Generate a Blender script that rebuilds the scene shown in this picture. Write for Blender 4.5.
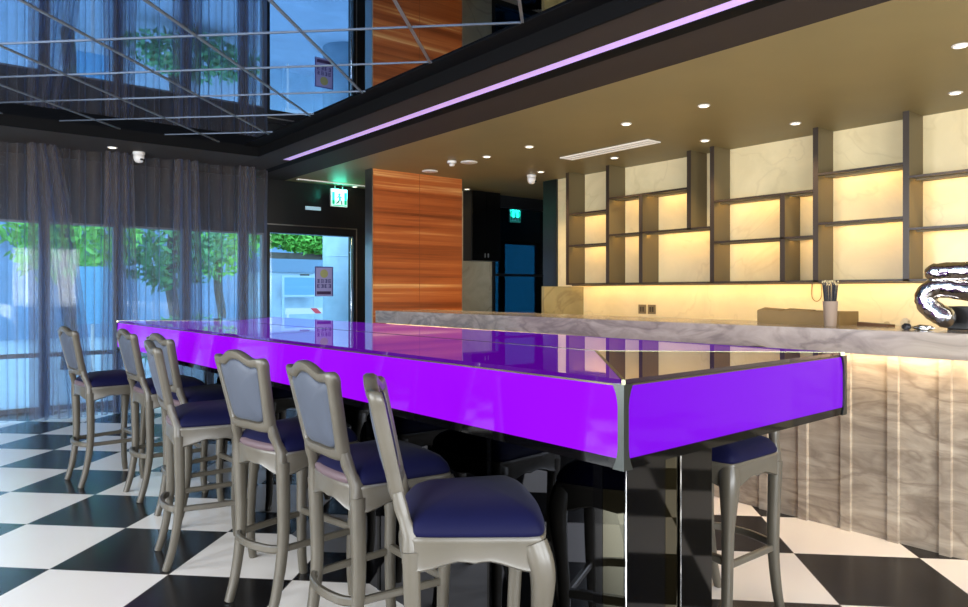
import bpy, bmesh, math, random
from mathutils import Vector, Matrix, noise
random.seed(7)
PI = math.pi
scene = bpy.context.scene
COL = scene.collection
for o in list(bpy.data.objects):
    bpy.data.objects.remove(o)

# ------------------------------------------------------------------ camera, world, exposure
# x runs towards the bar, y runs along the long table towards the curtains, z is up
cam_data = bpy.data.cameras.new('camera')
cam_data.sensor_width = 36
cam_data.lens = 715 / 968 * 36
cam_data.shift_y = -11.5 / 968
cam_data.clip_end = 200
cam = bpy.data.objects.new('camera', cam_data)
COL.objects.link(cam)
cam.location = (0, 0, 1.33)
cam.rotation_euler = (PI / 2, 0, -math.radians(38.8))
scene.camera = cam
scene.view_settings.view_transform = 'Standard'
scene.view_settings.look = 'None'
scene.view_settings.exposure = 0.0
scene.view_settings.gamma = 1
scene.view_settings.use_curve_mapping = False
scene.cycles.max_bounces = 10
scene.cycles.transparent_max_bounces = 24
scene.cycles.caustics_reflective = False
scene.cycles.caustics_refractive = False
scene.cycles.sample_clamp_indirect = 6

world = bpy.data.worlds.new('world')
scene.world = world
world.use_nodes = True
bg = world.node_tree.nodes['Background']
bg.inputs[0].default_value = (0.42, 0.70, 1.0, 1)
bg.inputs[1].default_value = 5.0


def area_light(name, loc, rot, sx, sy, power, color):
    d = bpy.data.lights.new(name, 'AREA')
    d.shape = 'RECTANGLE'
    d.size, d.size_y, d.energy, d.color = sx, sy, power, color
    o = bpy.data.objects.new(name, d)
    COL.objects.link(o)
    o.location, o.rotation_euler = loc, rot
    return o


# fill lamps added in made-up window openings behind and left of the camera
FILL_COL = (1.0, 0.97, 0.94)
for i, xx in enumerate((-1.6, 0.6, 2.8)):
    area_light('rear_fill', (xx, -2.98, 1.5), (PI / 2, 0, 0), 1.5, 1.9, 175, FILL_COL)
for i, yy in enumerate((0.2, 2.6, 5.0)):
    area_light('side_fill', (-3.18, yy, 1.45), (PI / 2, 0, -PI / 2), 1.6, 1.9, 165, FILL_COL)


# ------------------------------------------------------------------ materials
def lin(c):
    f = lambda v: v / 12.92 if v <= 0.04045 else ((v + 0.055) / 1.055) ** 2.4
    return tuple(f(v / 255) for v in c) + (1,)


def mat(name, rgb, rough=0.5, metal=0.0, emit=None, es=0.0, spec=None, coat=0.0, sheen=0.0, noise_amt=0.0, nscale=8, bump=0.0):
    m = bpy.data.materials.new(name)
    m.use_nodes = True
    nt = m.node_tree
    b = nt.nodes['Principled BSDF']
    c = lin(rgb)
    b.inputs['Base Color'].default_value = c
    b.inputs['Roughness'].default_value = rough
    b.inputs['Metallic'].default_value = metal
    if spec is not None:
        b.inputs['Specular IOR Level'].default_value = spec
    b.inputs['Coat Weight'].default_value = coat
    b.inputs['Coat Roughness'].default_value = 0.05
    b.inputs['Sheen Weight'].default_value = sheen
    if emit:
        b.inputs['Emission Color'].default_value = lin(emit)
        b.inputs['Emission Strength'].default_value = es
    if noise_amt or bump:
        tc = nt.nodes.new('ShaderNodeTexCoord')
        n = nt.nodes.new('ShaderNodeTexNoise')
        n.inputs['Scale'].default_value = nscale
        n.inputs['Detail'].default_value = 5
        nt.links.new(tc.outputs['Object'], n.inputs['Vector'])
        if noise_amt:
            r = nt.nodes.new('ShaderNodeValToRGB')
            r.color_ramp.elements[0].position = 0.3
            r.color_ramp.elements[1].position = 0.7
            k0, k1 = 1 - noise_amt, 1 + noise_amt
            r.color_ramp.elements[0].color = (c[0] * k0, c[1] * k0, c[2] * k0, 1)
            r.color_ramp.elements[1].color = (min(1, c[0] * k1), min(1, c[1] * k1), min(1, c[2] * k1), 1)
            nt.links.new(n.outputs['Fac'], r.inputs['Fac'])
            nt.links.new(r.outputs['Color'], b.inputs['Base Color'])
        if bump:
            bp = nt.nodes.new('ShaderNodeBump')
            bp.inputs['Strength'].default_value = bump
            bp.inputs['Distance'].default_value = 0.01
            nt.links.new(n.outputs['Fac'], bp.inputs['Height'])
            nt.links.new(bp.outputs['Normal'], b.inputs['Normal'])
    return m


def marble(name, base, vein, dark, scale=1.5, rot=(0, 0, 0), rough=0.2, vein_w=0.06, mottled=0.5, stretch=(1, 1, 1), vein_amt=0.65):
    """Stone with cloudy patches and thin diagonal veins."""
    m = bpy.data.materials.new(name)
    m.use_nodes = True
    nt = m.node_tree
    N, L = nt.nodes.new, nt.links.new
    b = nt.nodes['Principled BSDF']
    b.inputs['Roughness'].default_value = rough
    tc = N('ShaderNodeTexCoord')
    mp = N('ShaderNodeMapping')
    mp.inputs['Rotation'].default_value = rot
    mp.inputs['Scale'].default_value = stretch
    L(tc.outputs['Object'], mp.inputs['Vector'])
    cloud = N('ShaderNodeTexNoise')
    cloud.inputs['Scale'].default_value = scale * 1.6
    cloud.inputs['Detail'].default_value = 7
    cloud.inputs['Roughness'].default_value = 0.62
    cloud.inputs['Distortion'].default_value = 1.2
    L(mp.outputs['Vector'], cloud.inputs['Vector'])
    r1 = N('ShaderNodeValToRGB')
    r1.color_ramp.elements[0].position = 0.5 - 0.25 * mottled
    r1.color_ramp.elements[0].color = lin(dark)
    r1.color_ramp.elements[1].position = 0.62
    r1.color_ramp.elements[1].color = lin(base)
    L(cloud.outputs['Fac'], r1.inputs['Fac'])
    w = N('ShaderNodeTexNoise')
    w.inputs['Scale'].default_value = scale
    w.inputs['Detail'].default_value = 4
    w.inputs['Distortion'].default_value = 0.8
    L(mp.outputs['Vector'], w.inputs['Vector'])
    sub = N('ShaderNodeMath'); sub.operation = 'SUBTRACT'; sub.inputs[1].default_value = 0.5
    L(w.outputs['Fac'], sub.inputs[0])
    ab = N('ShaderNodeMath'); ab.operation = 'ABSOLUTE'
    L(sub.outputs[0], ab.inputs[0])
    r2 = N('ShaderNodeValToRGB')
    r2.color_ramp.elements[0].position = 0.0
    r2.color_ramp.elements[0].color = (1, 1, 1, 1)
    r2.color_ramp.elements[1].position = vein_w
    r2.color_ramp.elements[1].color = (0, 0, 0, 1)
    L(ab.outputs[0], r2.inputs['Fac'])
    mul = N('ShaderNodeMath'); mul.operation = 'MULTIPLY'; mul.inputs[1].default_value = vein_amt
    L(r2.outputs['Color'], mul.inputs[0])
    mx = N('ShaderNodeMixRGB')
    mx.inputs['Color2'].default_value = lin(vein)
    L(mul.outputs[0], mx.inputs['Fac'])
    L(r1.outputs['Color'], mx.inputs['Color1'])
    L(mx.outputs['Color'], b.inputs['Base Color'])
    return m


def wood_mat():
    m = bpy.data.materials.new('orange_wood_veneer')
    m.use_nodes = True
    nt = m.node_tree
    N, L = nt.nodes.new, nt.links.new
    b = nt.nodes['Principled BSDF']
    b.inputs['Roughness'].default_value = 0.35
    tc = N('ShaderNodeTexCoord')
    mp = N('ShaderNodeMapping')
    mp.inputs['Scale'].default_value = (0.10, 0.10, 5.0)
    L(tc.outputs['Object'], mp.inputs['Vector'])
    n1 = N('ShaderNodeTexNoise')
    n1.inputs['Scale'].default_value = 2.2
    n1.inputs['Detail'].default_value = 6
    n1.inputs['Roughness'].default_value = 0.6
    n1.inputs['Distortion'].default_value = 0.08
    L(mp.outputs['Vector'], n1.inputs['Vector'])
    r = N('ShaderNodeValToRGB')
    e = r.color_ramp.elements
    e[0].position, e[0].color = 0.30, lin((112, 52, 20))
    e[1].position, e[1].color = 0.72, lin((238, 186, 120))
    for p, c in ((0.45, (160, 80, 35)), (0.57, (180, 97, 46)), (0.63, (200, 132, 74))):
        x = e.new(p); x.color = lin(c)
    L(n1.outputs['Fac'], r.inputs['Fac'])
    L(r.outputs['Color'], b.inputs['Base Color'])
    return m


def floor_mat():
    m = bpy.data.materials.new('checkerboard_tiles')
    m.use_nodes = True
    nt = m.node_tree
    N, L = nt.nodes.new, nt.links.new
    b = nt.nodes['Principled BSDF']
    T = 0.603
    s0, d0 = 3.185, -2.443
    tc = N('ShaderNodeTexCoord')
    sep = N('ShaderNodeSeparateXYZ')
    L(tc.outputs['Object'], sep.inputs[0])

    def M(op, a, bb=None):
        n = N('ShaderNodeMath'); n.operation = op
        for k, v in ((0, a), (1, bb)):
            if v is None:
                continue
            if isinstance(v, (int, float)):
                n.inputs[k].default_value = v
            else:
                L(v, n.inputs[k])
        return n.outputs[0]
    q = 1 / math.sqrt(2) / T
    s = M('ADD', M('MULTIPLY', M('ADD', sep.outputs[0], sep.outputs[1]), q), -s0 / T + 100)
    d = M('ADD', M('MULTIPLY', M('SUBTRACT', sep.outputs[0], sep.outputs[1]), q), -d0 / T + 100)
    par = M('MODULO', M('ADD', M('FLOOR', s), M('FLOOR', d)), 2.0)
    fs, fd = M('FRACT', s), M('FRACT', d)

    def edge(f):
        return M('MINIMUM', f, M('SUBTRACT', 1.0, f))
    grout = M('LESS_THAN', M('MINIMUM', edge(fs), edge(fd)), 0.0035)
    nz = N('ShaderNodeTexNoise'); nz.inputs['Scale'].default_value = 1.2
    L(tc.outputs['Object'], nz.inputs['Vector'])
    wr = N('ShaderNodeValToRGB')
    wr.color_ramp.elements[0].color = lin((236, 229, 222)); wr.color_ramp.elements[1].color = lin((247, 242, 236))
    L(nz.outputs['Fac'], wr.inputs['Fac'])
    mx = N('ShaderNodeMixRGB')
    mx.inputs['Color2'].default_value = lin((232, 226, 220))
    mx.inputs['Color1'].default_value = lin((26, 25, 26))
    L(wr.outputs['Color'], mx.inputs['Color2'])
    L(par, mx.inputs['Fac'])
    mg = N('ShaderNodeMixRGB')
    mg.inputs['Color2'].default_value = lin((120, 112, 106))
    L(grout, mg.inputs['Fac'])
    L(mx.outputs['Color'], mg.inputs['Color1'])
    L(mg.outputs['Color'], b.inputs['Base Color'])
    b.inputs['Roughness'].default_value = 0.22
    b.inputs['Specular IOR Level'].default_value = 0.3
    return m


def clear_glass(name, tint=(0.93, 0.97, 0.98), gloss=0.06):
    m = bpy.data.materials.new(name)
    m.use_nodes = True
    nt = m.node_tree
    N, L = nt.nodes.new, nt.links.new
    out = nt.nodes['Material Output']
    t = N('ShaderNodeBsdfTransparent'); t.inputs[0].default_value = (*tint, 1)
    g = N('ShaderNodeBsdfGlossy'); g.inputs['Roughness'].default_value = 0.02
    mx = N('ShaderNodeMixShader'); mx.inputs[0].default_value = gloss
    L(t.outputs[0], mx.inputs[1]); L(g.outputs[0], mx.inputs[2]); L(mx.outputs[0], out.inputs[0])
    return m


def sheer(name, front, back, fac, top):
    m = bpy.data.materials.new(name)
    m.use_nodes = True
    nt = m.node_tree
    N, L = nt.nodes.new, nt.links.new
    out = nt.nodes['Material Output']
    t = N('ShaderNodeBsdfTransparent'); t.inputs[0].default_value = (0.94, 0.95, 0.97, 1)
    d = N('ShaderNodeBsdfDiffuse'); d.inputs[0].default_value = lin(front)
    tr = N('ShaderNodeBsdfTranslucent'); tr.inputs[0].default_value = lin(back)
    m1 = N('ShaderNodeAddShader')
    L(d.outputs[0], m1.inputs[0]); L(tr.outputs[0], m1.inputs[1])
    lw = N('ShaderNodeLayerWeight'); lw.inputs['Blend'].default_value = 0.5
    pw_ = N('ShaderNodeMath'); pw_.operation = 'POWER'; pw_.inputs[1].default_value = 1.8
    L(lw.outputs['Facing'], pw_.inputs[0])
    ma = N('ShaderNodeMath'); ma.operation = 'MULTIPLY_ADD'; ma.use_clamp = True
    ma.inputs[1].default_value = top - fac; ma.inputs[2].default_value = fac
    L(pw_.outputs[0], ma.inputs[0])
    mx = N('ShaderNodeMixShader')
    L(ma.outputs[0], mx.inputs[0])
    L(t.outputs[0], mx.inputs[1]); L(m1.outputs[0], mx.inputs[2]); L(mx.outputs[0], out.inputs[0])
    return m


M_FLOOR = floor_mat()
M_MIRROR = mat('tinted_ceiling_mirror', (148, 168, 198), 0.015, 1.0)
M_JOINT = mat('grey_metal_joint', (136, 142, 148), 0.4, 0.7)
M_JOINTDARK = mat('dark_metal_joint', (84, 90, 98), 0.45, 0.6)
M_CHROME = mat('chrome', (205, 205, 205), 0.08, 1.0)
M_BRUSHED = mat('brushed_steel', (170, 168, 164), 0.28, 1.0)
M_BLACK = mat('black_paint', (14, 14, 16), 0.35)
M_MATTEBLACK = mat('matte_black', (9, 9, 10), 0.8, spec=0.1)
M_BLACKGLOSS = mat('black_gloss_lacquer', (6, 6, 7), 0.04, spec=0.5)
M_SOFFIT = mat('dark_brown_soffit', (52, 45, 42), 0.75, spec=0.2)
M_OLIVE = mat('olive_brown_ceiling', (134, 121, 82), 0.5, noise_amt=0.05, nscale=2)
M_DARKWALL = mat('dark_grey_wall', (44, 42, 40), 0.6)
M_GREYWALL = mat('grey_wall', (120, 112, 100), 0.7)
M_BACKMARBLE = marble('cream_marble', (240, 222, 176), (212, 192, 146), (230, 212, 166), 0.9, (0.3, 0.5, 0.9), 0.25, 0.010, 0.4, vein_amt=0.35)
M_BARMARBLE = marble('grey_veined_marble', (176, 163, 144), (120, 106, 92), (134, 121, 106), 2.3, (0.75, 0.0, 0.0), 0.25, 0.06, 0.8, (1, 0.7, 2.4))
M_SLAB = marble('pale_grey_marble', (176, 163, 148), (114, 103, 93), (144, 132, 120), 2.4, (0.6, 0, 0), 0.18, 0.06, 0.7, (1, 0.8, 2.0))
M_WOOD = wood_mat()
M_DIVIDER = mat('bronze_grey_panel', (104, 90, 60), 0.45)
M_DIVEDGE = mat('dark_bronze_edge', (52, 42, 34), 0.35)
M_LED = mat('warm_led', (255, 220, 150), 0.5, emit=(255, 204, 110), es=34.0)
M_LEDBAR = mat('warm_bar_led', (255, 220, 150), 0.5, emit=(255, 226, 178), es=26.0)
M_LILAC = mat('lilac_led', (200, 170, 230), 0.5, emit=(182, 150, 212), es=0.78)
M_DOWN = mat('downlight_lens', (255, 240, 210), 0.5, emit=(255, 236, 205), es=5.0)
M_WHITE = mat('white_plastic', (225, 222, 218), 0.4)
M_OFFWHITE = mat('glowing_white_vent', (215, 212, 205), 0.5, emit=(255, 240, 220), es=0.25)  # faint emission put in; the vent frames are no lamps
M_PURPLE = mat('purple_lit_glass', (30, 4, 70), 0.06, emit=(163, 6, 255), es=0.93, spec=0.25)
M_PURPLEEND = mat('violet_lit_glass', (30, 4, 70), 0.06, emit=(132, 8, 232), es=0.9, spec=0.08)
M_TOPLIT = mat('lit_table_glass', (14, 4, 22), 0.02, emit=(150, 10, 245), es=0.28, spec=1.0)
M_TOPDARK = mat('dim_table_glass', (14, 8, 18), 0.02, emit=(140, 20, 240), es=0.025, spec=1.0)
M_BANDBLACK = mat('black_glass_band', (5, 5, 6), 0.05, spec=0.25)
M_MIRRORBLACK = mat('black_mirror_glass', (74, 76, 82), 0.02, 1.0)
M_MIRRORCLEAR = mat('silver_mirror', (84, 82, 70), 0.02, 1.0)
M_FRAMEWOOD = mat('grey_painted_wood', (82, 77, 67), 0.34, noise_amt=0.07, nscale=9, spec=0.45)
M_NAVY = mat('navy_velvet', (5, 6, 41), 0.65, spec=0.12, sheen=0.03, noise_amt=0.18, nscale=5, bump=0.05)
M_BACKFABRIC = mat('grey_blue_velvet', (54, 61, 74), 0.6, sheen=0.05, noise_amt=0.16, nscale=5)
M_ROSE = mat('dusty_rose_velvet', (82, 64, 69), 0.6, sheen=0.05)
M_GLASS = clear_glass('window_glass')
M_DARKGLASS = mat('dark_blue_reflective_glass', (98, 132, 165), 0.02, 1.0)
M_BEIGE = marble('beige_marble', (182, 172, 146), (140, 128, 104), (166, 156, 130), 1.2, (0.3, 0.5, 0.7), 0.3, 0.02, 0.5)
M_SHADEDMARBLE = marble('shaded_marble', (148, 138, 100), (112, 100, 70), (134, 124, 88), 1.0, (0.3, 0.5, 0.7), 0.3, 0.02, 0.5)  # stone darkened to put the shade of the unlit face into its colour
M_CURTAIN = sheer('grey_sheer_fabric', (92, 83, 76), (112, 118, 134), 0.30, 0.92)
M_DRAPE = sheer('grey_gathered_fabric', (82, 75, 70), (100, 112, 140), 0.50, 0.97)
M_POST = mat('post_steel', (74, 78, 76), 0.3, 0.95)
M_HANDLE = mat('satin_steel', (190, 190, 190), 0.2, 1.0)


# ------------------------------------------------------------------ mesh helpers
class MB:
    def __init__(self):
        self.bm = bmesh.new()

    def box(self, x0, y0, z0, x1, y1, z1, bev=0.0):
        vs = [self.bm.verts.new(p) for p in ((x0, y0, z0), (x1, y0, z0), (x1, y1, z0), (x0, y1, z0), (x0, y0, z1), (x1, y0, z1), (x1, y1, z1), (x0, y1, z1))]
        fs = [self.bm.faces.new([vs[i] for i in f]) for f in ((3, 2, 1, 0), (4, 5, 6, 7), (0, 1, 5, 4), (1, 2, 6, 5), (2, 3, 7, 6), (3, 0, 4, 7))]
        if bev:
            es = list({e for f in fs for e in f.edges})
            bmesh.ops.bevel(self.bm, geom=es, offset=bev, segments=2, profile=0.7, affect='EDGES')
        return self

    def poly(self, pts):
        self.bm.faces.new([self.bm.verts.new(p) for p in pts])
        return self

    def prism(self, pts, z0, z1):
        a = [self.bm.verts.new((x, y, z0)) for x, y in pts]
        b = [self.bm.verts.new((x, y, z1)) for x, y in pts]
        n = len(pts)
        self.bm.faces.new(a[::-1]); self.bm.faces.new(b)
        for i in range(n):
            self.bm.faces.new((a[i], a[(i + 1) % n], b[(i + 1) % n], b[i]))
        return self

    def rings(self, rings, closed=False, caps=True):
        R = [[self.bm.verts.new(p) for p in r] for r in rings]
        n, k = len(R), len(R[0])
        for i in range(n if closed else n - 1):
            a, b = R[i], R[(i + 1) % n]
            for j in range(k):
                self.bm.faces.new((a[j], a[(j + 1) % k], b[(j + 1) % k], b[j]))
        if caps and not closed:
            self.bm.faces.new(R[0][::-1]); self.bm.faces.new(R[-1])
        return self

    def lathe(self, prof, c=(0, 0, 0), seg=24):
        rs = []
        for r, z in prof:
            rs.append([(c[0] + max(r, 1e-4) * math.cos(2 * PI * k / seg), c[1] + max(r, 1e-4) * math.sin(2 * PI * k / seg), c[2] + z) for k in range(seg)])
        return self.rings(rs)

    def tube(self, path, radii, seg=10, closed=False, square=False, flat=1.0):
        P = [Vector(p) for p in path]
        n = len(P)
        if not isinstance(radii, (list, tuple)):
            radii = [radii] * n
        rs, up = [], None
        for i in range(n):
            a = P[i - 1] if (i or closed) else P[0]
            b = P[(i + 1) % n] if (i < n - 1 or closed) else P[-1]
            t = (b - a).normalized()
            if up is None:
                up = Vector((0, 0, 1)) if abs(t.z) < 0.8 else Vector((0, 1, 0))
            u = up - t * up.dot(t)
            if u.length < 1e-4:
                u = t.orthogonal()
            u.normalize()
            v = t.cross(u)
            up = u
            ring = []
            if square:
                for sx, sy in ((1, .62), (.62, 1), (-.62, 1), (-1, .62), (-1, -.62), (-.62, -1), (.62, -1), (1, -.62)):
                    ring.append(P[i] + u * sx * radii[i] + v * sy * radii[i] * flat)
            else:
                for k in range(seg):
                    an = 2 * PI * k / seg
                    ring.append(P[i] + (u * math.cos(an) + v * math.sin(an) * flat) * radii[i])
            rs.append(ring)
        return self.rings(rs, closed=closed)

    def build(self, name, m, parent=None, smooth=False, loc=None):
        bmesh.ops.recalc_face_normals(self.bm, faces=self.bm.faces)
        me = bpy.data.meshes.new(name)
        self.bm.to_mesh(me); self.bm.free()
        me.materials.append(m)
        if smooth:
            for p in me.polygons:
                p.use_smooth = True
        o = bpy.data.objects.new(name, me)
        COL.objects.link(o)
        if parent is not None:
            o.parent = parent
        if loc is not None:
            o.location = loc
        return o


def smooth_by_angle(o, deg=40):
    me = o.data
    for p in me.polygons:
        p.use_smooth = True
    bm = bmesh.new(); bm.from_mesh(me)
    for e in bm.edges:
        if len(e.link_faces) == 2 and e.calc_face_angle(0) > math.radians(deg):
            e.smooth = False
    bm.to_mesh(me); bm.free()
    return o


def tag(o, label, cat, group=None, kind=None):
    o['label'] = label
    o['category'] = cat
    if group:
        o['group'] = group
    if kind:
        o['kind'] = kind
    return o


def thing(name, label, cat, loc=(0, 0, 0), rotz=0, group=None, kind=None):
    o = bpy.data.objects.new(name, None)
    o.empty_display_size = 0.1
    COL.objects.link(o)
    o.location = loc
    o.rotation_euler = (0, 0, rotz)
    return tag(o, label, cat, group, kind)


def dup(root, loc, rotz, label, group=None):
    r = root.copy(); COL.objects.link(r)
    r.location, r.rotation_euler = loc, (0, 0, rotz)
    r['label'] = label
    if group:
        r['group'] = group
    for ch in list(root.children):
        c = ch.copy(); COL.objects.link(c); c.parent = r
        for g in list(ch.children):
            d = g.copy(); COL.objects.link(d); d.parent = c
    return r


def struct(name, mb, m, label, cat, parent=None, smooth=False):
    o = mb.build(name, m, parent, smooth)
    if parent is None:
        tag(o, label, cat, kind='structure')
    return o


def crom(pts, per=6, closed=True):
    out, n = [], len(pts)
    P = [Vector(p) for p in pts]
    rng = range(n) if closed else range(n - 1)
    for i in rng:
        if closed:
            a, b, c, d = P[i - 1], P[i], P[(i + 1) % n], P[(i + 2) % n]
        else:
            a, b, c, d = P[max(i - 1, 0)], P[i], P[i + 1], P[min(i + 2, n - 1)]
        for k in range(per):
            t = k / per
            out.append(0.5 * ((2 * b) + (c - a) * t + (2 * a - 5 * b + 4 * c - d) * t * t + (3 * b - a - 3 * c + d) * t ** 3))
    if not closed:
        out.append(P[-1].copy())
    return out


# ------------------------------------------------------------------ setting: floor, ceiling, walls
ZC, ZM = 2.85, 2.955           # soffit and mirror heights
struct('floor', MB().box(-3.3, -3.1, -0.1, 8.6, 9.45, 0), M_FLOOR, 'black and white checkerboard tile floor laid diagonally', 'floor')

cm = struct('ceiling', MB().box(-3.3, -3.1, ZM, 3.06, 7.83, ZM + 0.05), M_MIRROR, 'mirrored ceiling above the stools with thin diagonal metal joints', 'ceiling')
r2 = math.sqrt(2)


def seam(p, q, w, mb):
    d = (Vector(q) - Vector(p)).normalized()
    n = Vector((-d.y, d.x)) * w / 2
    a, b = Vector(p), Vector(q)
    mb.prism([tuple(a + n), tuple(a - n), tuple(b - n), tuple(b + n)], ZM - 0.006, ZM + 0.001)


def clip_line(sval, kind):
    """Points where the 45 degree line crosses the mirror's rectangle."""
    x0, x1, y0, y1 = -1.0, 2.878, 1.0, 7.825
    pts = []
    for x in (x0, x1):
        y = sval * r2 - x if kind == 's' else x - sval * r2
        if y0 <= y <= y1:
            pts.append((x, y))
    for y in (y0, y1):
        x = sval * r2 - y if kind == 's' else sval * r2 + y
        if x0 <= x <= x1:
            pts.append((x, y))
    return pts if len(pts) == 2 else None


for kind, base, step, rng in (('s', 4.312, 0.668, range(-5, 6)), ('d', -0.925, -0.69, range(-3, 9))):
    mb = MB()
    ok = 0
    for k in rng:
        c = clip_line(base + step * k, kind)
        if c:
            seam(c[0], c[1], 0.011 if kind == 's' else 0.018, mb); ok += 1
    mb.build('mirror_joint', M_JOINTDARK if kind == 's' else M_JOINT, cm)

struct('trim_1', MB().box(3.06, -3.1, ZC, 3.343, 9.35, ZC + 0.2), M_SOFFIT, 'dark brown flat beam underside beside the mirrored ceiling', 'ceiling beam')
struct('trim_2', MB().box(3.447, -3.1, ZC, 3.56, 9.35, ZC + 0.2), M_MATTEBLACK, 'black edging strip along the lilac light line', 'ceiling trim')
struct('trim_3', MB().box(3.56, -3.1, ZC, 3.99, 9.35, ZC + 0.2), M_SOFFIT, 'dark brown beam underside between light line and bar ceiling', 'ceiling beam')
struct('trim_4', MB().box(3.343, 7.88, ZC, 3.447, 9.35, ZC + 0.2), M_SOFFIT, 'short dark beam piece past the end of the light line', 'ceiling trim')
struct('trim_5', MB().box(3.045, -3.1, ZC - 0.004, 3.06, 7.83, ZM), M_MATTEBLACK, 'black fascia along the bar side of the mirrored ceiling', 'ceiling trim')
struct('trim_10', MB().box(2.88, -3.1, ZM - 0.006, 3.044, 7.814, ZM + 0.002), M_MATTEBLACK, 'flat black border along the bar side of the mirrored ceiling', 'ceiling trim')
struct('trim_6', MB().box(-3.3, 7.815, ZC - 0.004, 3.06, 7.83, ZM), M_MATTEBLACK, 'black fascia along the curtain side of the mirrored ceiling', 'ceiling trim')
struct('trim_7', MB().box(-3.3, 7.83, ZC, 3.06, 9.35, ZC + 0.2), mat('soffit_brown', (60, 54, 49), 0.75, spec=0.2), 'dark brown soffit over the curtains', 'soffit')
struct('ceiling', MB().box(3.99, -3.1, ZC, 8.6, 9.35, ZC + 0.2), M_OLIVE, 'olive brown bar ceiling with recessed downlights', 'ceiling')
lt = thing('light_line', 'long lilac light strip running along the dark ceiling beam', 'light', (3.395, 2.4, ZC))
MB().box(-0.051, -5.5, 0.008, 0.051, 5.48, 0.03).build('diffuser', M_LILAC, lt)
mb = MB(); mb.box(-0.051, -5.5, 0.03, 0.051, 5.48, 0.06)
mb.build('channel', M_BLACK, lt)

# unseen walls behind and left, with openings added for the fill lamps
mb = MB()
mb.box(-3.3, -3.1, 0, 7.3, -3.0, 0.5).box(-3.3, -3.1, 2.5, 7.3, -3.0, 2.96)
for a, b in ((-3.3, -2.35), (-0.85, -0.15), (1.35, 2.05), (3.55, 7.3)):
    mb.box(a, -3.1, 0.5, b, -3.0, 2.5)
struct('wall_rear', mb, M_GREYWALL, 'grey wall behind the camera with openings added for fill lamps', 'wall')
mb = MB()
mb.box(-3.3, -3.0, 0, -3.2, 9.35, 0.45).box(-3.3, -3.0, 2.45, -3.2, 9.35, 2.96)
for a, b in ((-3.0, -0.6), (1.0, 1.8), (3.4, 4.2), (5.8, 9.35)):
    mb.box(-3.3, a, 0.45, -3.2, b, 2.45)
struct('wall_left', mb, M_GREYWALL, 'grey side wall with openings added for fill lamps', 'wall')

# window wall behind the curtains (plane y = 9.3) and the entrance
YW = 9.3
wins = [(-1.55, -0.68), (-0.62, 0.25), (0.31, 1.15), (1.21, 1.90), (1.96, 2.675), (2.735, 3.40), (3.46, 3.70)]
WT = 2.12
mb = MB()
mb.box(-3.3, YW, WT, 3.72, YW + 0.12, ZC)
prev = -3.3
for a, b in wins:
    mb.box(prev, YW, 0, a, YW + 0.12, WT)
    prev = b
mb.box(prev, YW, 0, 3.72, YW + 0.12, WT)
struct('wall_far', mb, mat('pier_grey', (30, 30, 33), 0.7), 'grey window wall behind the sheer curtains', 'wall')
M_WFRAME = mat('window_frame_grey', (120, 124, 130), 0.4)
wlabel = ['first', 'second', 'third', 'fourth', 'fifth', 'sixth', 'narrow seventh']
for i, (a, b) in enumerate(wins):
    w = thing('window_%d' % (i + 1), 'full height window behind the sheer curtain, %s from the far left' % wlabel[i], 'window', ((a + b) / 2, YW, 0), kind='structure')
    hw = (b - a) / 2
    f = MB()
    t = 0.022
    f.box(-hw, 0, 0, -hw + t, 0.09, WT).box(hw - t, 0, 0, hw, 0.09, WT)
    f.box(-hw + t, 0, WT - t, hw - t, 0.09, WT).box(-hw + t, 0, 0, hw - t, 0.09, 0.05).box(-hw + t, 0.01, 0.60, hw - t, 0.08, 0.65)
    f.build('window_frame', M_WFRAME, w)
    MB().box(-hw + t, 0.04, 0.05, hw - t, 0.046, WT - t).build('pane', M_GLASS, w)

# entrance: dark frame, glass leaf, handle
struct('wall_entrance', MB().box(3.72, YW, 2.30, 6.75, YW + 0.12, ZC).box(5.20, YW, 0, 6.75, YW + 0.12, 2.30), M_BLACK, 'black wall above and beside the glass entrance', 'wall')
d1 = thing('door_1', 'glass entrance door in a black frame, a notice stuck on it', 'door', (3.72, YW, 0), kind='structure')
mb = MB()
mb.box(0, -0.03, 0, 0.05, 0.12, 2.22).box(1.30, -0.03, 0, 1.48, 0.12, 2.22).box(0.05, -0.03, 2.13, 1.30, 0.12, 2.30).box(0, -0.03, 2.22, 0.05, 0.12, 2.30).box(1.30, -0.03, 2.22, 1.48, 0.12, 2.30)
mb.build('door_frame', M_BLACK, d1)
mb = MB(); mb.box(0.0, -0.036, 2.235, 1.36, -0.03, 2.25).box(1.345, -0.036, 0, 1.36, -0.03, 2.235)
mb.build('frame_edge', M_BRUSHED, d1)
MB().box(0.05, 0.03, 0.03, 1.30, 0.042, 2.13).build('pane', M_GLASS, d1)
MB().box(0.05, 0.02, 0, 1.30, 0.06, 0.08).build('kick_plate', M_BRUSHED, d1)
MB().tube([(1.275, -0.02, 0.1), (1.275, -0.02, 2.1)], 0.012).tube([(1.275, -0.02, 0.3), (1.275, 0.035, 0.3)], 0.008).tube([(1.275, -0.02, 1.9), (1.275, 0.035, 1.9)], 0.008).build('handle', M_HANDLE, d1, True)

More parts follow.
